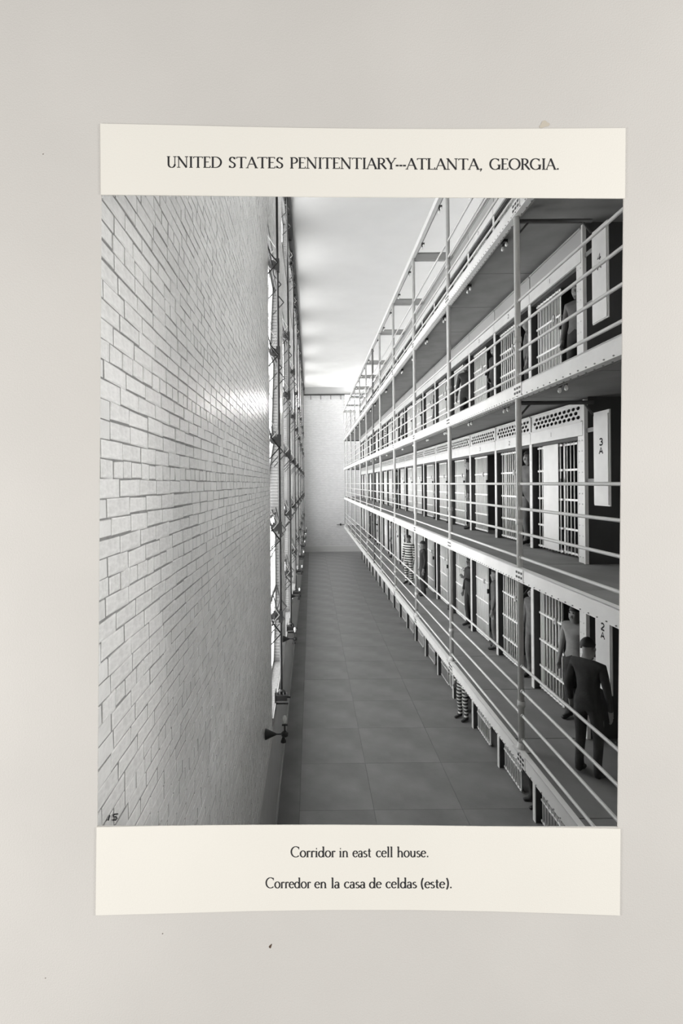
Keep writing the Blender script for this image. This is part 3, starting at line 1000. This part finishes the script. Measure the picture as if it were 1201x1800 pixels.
for i in range(NWIN):
    c = empty('wall_lamp', (-LW + .012, 7.12 + i * WINP, 2.44))
    tag(c, '%s black bracket lamp from the near end, low on the brick wall' % ORD[i], 'lamp', 'bracket lamps on the brick wall')
    for nm, me in (('canopy', can_me), ('arm', arm2_me), ('socket', sock_me), ('bulb', b2_me)):
        put(nm, me, c)

# ================================================================== people
def person_mesh(name, lean=0.0, armL=0, armR=0, bow=0.0):
    """Standing figure facing -y, one continuous skin grown over a skeleton."""
    V, E, RA = [], [], []
    def v(p, r, link=None, r2=None):
        V.append(p); RA.append((r, r2 or r))
        if link is not None: E.append((link, len(V) - 1))
        return len(V) - 1
    pel = v((0, .01, .95), .155, None, .11)
    ab = v((0, .0, 1.09), .145, pel, .105)
    ch = v((lean * .3, .0, 1.27), .165, ab, .115)
    sh = v((lean * .5, .01, 1.40), .13, ch, .095)
    nk = v((lean * .6, .0, 1.475), .058, sh)
    jw = v((lean * .7, -.025 - bow, 1.545), .066, nk, .078)
    sk = v((lean * .75, -.005 - bow, 1.625), .078, jw, .098)
    tp = v((lean * .75, .005 - bow, 1.695), .055, sk, .068)
    v((lean * .72, -.115 - bow, 1.585), .013, jw)                 # nose
    for s, pose in ((-1, armL), (1, armR)):
        shd = v((lean * .5 + s * .17, .01, 1.41), .068, sh)
        if pose == 0:      # hanging
            el = v((s * .245, .03, 1.13), .047, shd); wr_ = v((s * .25, -.03, .89), .033, el); hd = v((s * .245, -.045, .82), .036, wr_, .022)
            fd = Vector((0, -.15, -1))
        elif pose == 1:    # forearm raised to the bars
            el = v((s * .26, -.05, 1.14), .047, shd); wr_ = v((s * .2, -.27, 1.25), .033, el); hd = v((s * .19, -.33, 1.30), .034, wr_, .024)
            fd = Vector((0, -.8, .6))
        else:              # hand on hip
            el = v((s * .34, .08, 1.16), .047, shd); wr_ = v((s * .22, -.03, 1.00), .033, el); hd = v((s * .17, -.08, .97), .034, wr_, .024)
            fd = Vector((-s * .6, -.6, -.4))
        fd.normalize()
        base = Vector(V[hd])
        side = fd.cross(Vector((s, 0, 0.2))).normalized()
        for q, ln in ((-1.5, .062), (-.5, .075), (.5, .072), (1.5, .055)):
            a1 = v(tuple(base + fd * .035 + side * q * .018), .0095, hd)
            a2 = v(tuple(base + fd * (.035 + ln * .55) + side * q * .019), .0085, a1)
            v(tuple(base + fd * (.03 + ln) + side * q * .019 + Vector((-s * .015, 0, 0))), .007, a2)
        th = v(tuple(base + fd * .01 - side * .035), .011, hd)
        v(tuple(base + fd * .05 - side * .055), .009, th)
        hip = v((s * .095, .01, .88), .098, pel)
        kn = v((s * .11, -.02, .49), .068, hip)
        an = v((s * .115, .03, .10), .048, kn)
        ba = v((s * .125, -.07, .045), .045, an, .036)
        v((s * .13, -.15, .035), .036, ba, .028)
        v((s * .115, .065, .04), .034, an)
    me = bpy.data.meshes.new(name)
    me.from_pydata(V, E, [])
    o = bpy.data.objects.new(name, me)
    COL.objects.link(o)
    sk_m = o.modifiers.new('skin', 'SKIN')
    sk_m.use_smooth_shade = True
    for i, (a, c) in enumerate(RA):
        sv = me.skin_vertices[0].data[i]
        sv.radius = (a, c)
        sv.use_root = (i == pel)
    ss = o.modifiers.new('sub', 'SUBSURF')
    ss.levels = 1
    dg = bpy.context.evaluated_depsgraph_get()
    out = bpy.data.meshes.new_from_object(o.evaluated_get(dg))
    out.name = name
    bpy.data.objects.remove(o)
    zmin = min(q.co.z for q in out.vertices)
    for q in out.vertices:
        q.co.z -= zmin
    while len(out.materials) < 4:
        out.materials.append(M_SKIN)
    out.materials[0] = M_SKIN; out.materials[1] = M_CLOTH; out.materials[2] = M_CLOTH; out.materials[3] = M_SHOE
    for pl in out.polygons:
        c = pl.center
        hand = any(abs((Vector(V[i]) - c).length) < .07 for i in HANDS(V, RA))
        if c.z > 1.50 or hand: pl.material_index = 0
        elif c.z < .085: pl.material_index = 3
        elif c.z < .96 and abs(c.x) < .215: pl.material_index = 2
        else: pl.material_index = 1
    return out
def HANDS(V, RA):
    return [i for i, r_ in enumerate(RA) if r_ in ((.036, .022), (.034, .024))] + [i for i, r_ in enumerate(RA) if r_[0] < .0096 and r_[0] != .013]
PM = [person_mesh('person_hanging'), person_mesh('person_bars', .04, 0, 1), person_mesh('person_hip', -.04, 2, 0), person_mesh('person_bowed', .02, 1, 1, .03)]
# hair and cap, faces: eyes, mouth, ears
def hair_mesh():
    b = MB()
    vs = []
    n, k = 14, 6
    for j in range(k + 1):
        ph = R(8 + 80 * j / k)
        for i in range(n):
            th = 2 * math.pi * i / n
            low = 1.0 if math.sin(th) > -.2 else .55
            z = math.cos(ph)
            p = (.088 * math.sin(ph) * math.cos(th), .01 + .106 * math.sin(ph) * math.sin(th), 1.632 + .108 * z - (.03 * (1 - low) * -1 if j == k else 0))
            vs.append(p)
    b.add(vs, [(j * n + i, j * n + (i + 1) % n, (j + 1) * n + (i + 1) % n, (j + 1) * n + i) for j in range(k) for i in range(n)] + [tuple(range(n))], 0, True)
    return b.mesh('hair', M_HAIR)
hair_me = hair_mesh()
def face_mesh():
    b = MB()
    b.lathe([(.001, -.004), (.012, 0), (.001, .006)], (0, 0, 0), 'y', 8)
    m = MB()
    m.box(-.024, .024, -.104, -.095, 1.544, 1.551)
    return b.mesh('eye', M_HAIR), m.mesh('mouth', M_HAIR)
eye_me, mouth_me = face_mesh()
def ear_mesh():
    b = MB()
    b.lathe([(.001, -.012), (.02, -.008), (.026, 0), (.02, .008), (.001, .01)], (0, 0, 0), 'x', 8)
    return b.mesh('ear', M_SKIN)
ear_me = ear_mesh()
def person(x, y, z, face, kind, shirt, trousers, label, h=1.0):
    o = put('person', PM[kind], None, (x, y, z), (0, 0, face), (h, h, h))
    for slot, m in ((1, shirt), (2, trousers)):
        o.material_slots[slot].link = 'OBJECT'
        o.material_slots[slot].material = m
    lean = (0, .03, -.03, .015)[kind]
    bow = .03 if kind == 3 else 0
    put('hair', hair_me, o, (lean, -bow, 0))
    put('mouth', mouth_me, o, (lean, -bow, 0))
    for sd in (-1, 1):
        put('eye', eye_me, o, (lean + sd * .03, -.098 - bow, 1.622))
        put('ear', ear_me, o, (lean + sd * .084, .005 - bow, 1.60))
    tag(o, label, 'person', 'men standing at the cells')
    return o
OUT = R(-90)                   # facing out of the cell, towards the brick wall
def cellman(t, k, kind, shirt, trousers, look, dx=.12, dy=.48, turn=0.0, h=1.0):
    cw = {id(M_CLOTH): 'dark', id(M_CLOTH2): 'grey', id(M_SHIRT): 'light', id(M_STRIPE): 'striped'}[id(shirt)]
    person(CF + dx + .10, CELL0 + k * PITCH + dy, TIER[t], OUT + turn, kind, shirt, trousers,
           'man in %s at %s' % (look, where(t, k)), h)
K, G2, SH, ST = M_CLOTH, M_CLOTH2, M_SHIRT, M_STRIPE
for a in ((3, 0, 0, G2, K, 'a grey coat', .10, .50, .5), (3, 1, 0, G2, K, 'a grey coat', .05, .42, -.4), (3, 2, 2, K, K, 'dark clothes', .1, .5, .2),
          (3, 3, 0, K, K, 'dark clothes', -.05, .42, .9), (3, 5, 0, K, K, 'dark clothes', .05, .5, 0), (3, 8, 0, K, K, 'dark clothes', .0, .5, .3),
          (3, 11, 0, ST, ST, 'striped clothes', -.05, .5, 0), (3, 15, 0, K, K, 'dark clothes', .05, .5, 0),
          (2, 1, 2, G2, G2, 'grey clothes', .05, .42, .3), (2, 3, 0, K, K, 'dark clothes', .0, .42, -.3), (2, 4, 0, K, K, 'dark clothes', .05, .45, 0),
          (2, 5, 0, SH, K, 'a light shirt', .1, .5, 0), (2, 9, 0, K, K, 'dark clothes', -.1, .5, .2), (2, 14, 0, G2, K, 'a grey coat', .05, .5, 0),
          (1, 0, 0, SH, K, 'a light shirt', .02, .52, .5), (1, 1, 0, G2, G2, 'grey clothes', .10, .45, .3), (1, 2, 2, G2, G2, 'grey clothes', .02, .45, -.5),
          (1, 3, 1, K, K, 'dark clothes', .0, .45, .3), (1, 4, 0, K, K, 'dark clothes', .05, .5, -.3), (1, 6, 0, ST, ST, 'striped clothes', -.5, .75, .7),
          (1, 5, 0, K, K, 'dark clothes', -.4, .62, 0), (1, 10, 0, G2, K, 'a grey coat', -.05, .5, 0), (1, 13, 1, K, K, 'dark clothes', 0, .5, 0),
          (1, 15, 0, K, K, 'dark clothes', -.05, .5, .3), (1, 8, 0, K, K, 'dark clothes', .02, .5, 0),
          (0, 3, 0, ST, ST, 'striped clothes', -.2, .50, .4), (0, 1, 0, K, K, 'dark clothes', .1, .5, 0)):
    t, k, kind, s_, tr_, look, dx, dy, turn = a
    cellman(t, k, kind, s_, tr_, look, dx, dy, turn)
person(3.36, 6.25, TIER[1], R(125), 0, K, K, 'man in dark clothes on the second tier walkway before the 2 A cabinet', .97)

# the print's handwritten ink number, added on the lower brick wall
def on_wall(u, v):
    du, dv = u - CX, v - CY
    y = LW * F / -(du - ROLL * dv)
    return y, EYE - (dv + ROLL * du) / F * y
b = MB()
for pts in ([(187.3, 1442.5), (190.2, 1432.6)], [(197.4, 1431.6), (205.2, 1430.6)], [(197.4, 1431.6), (196.6, 1436.0), (201.0, 1435.4), (203.2, 1438.4), (200.6, 1441.6), (195.2, 1441.2)]):
    rb = ribbon(pts, 's', 2.3, 2.3)
    vs = []
    for pr in rb:
        for q in pr:
            y, z = on_wall(*q)
            vs.append((0.0055, y, z))
    b.add(vs, [(2 * i, 2 * i + 1, 2 * i + 3, 2 * i + 2) for i in range(len(rb) - 1)])
tag(put('print_ink_number', b.mesh('print_ink_number', M_INK), wl), 'small handwritten 15 of the print, added on the wall')
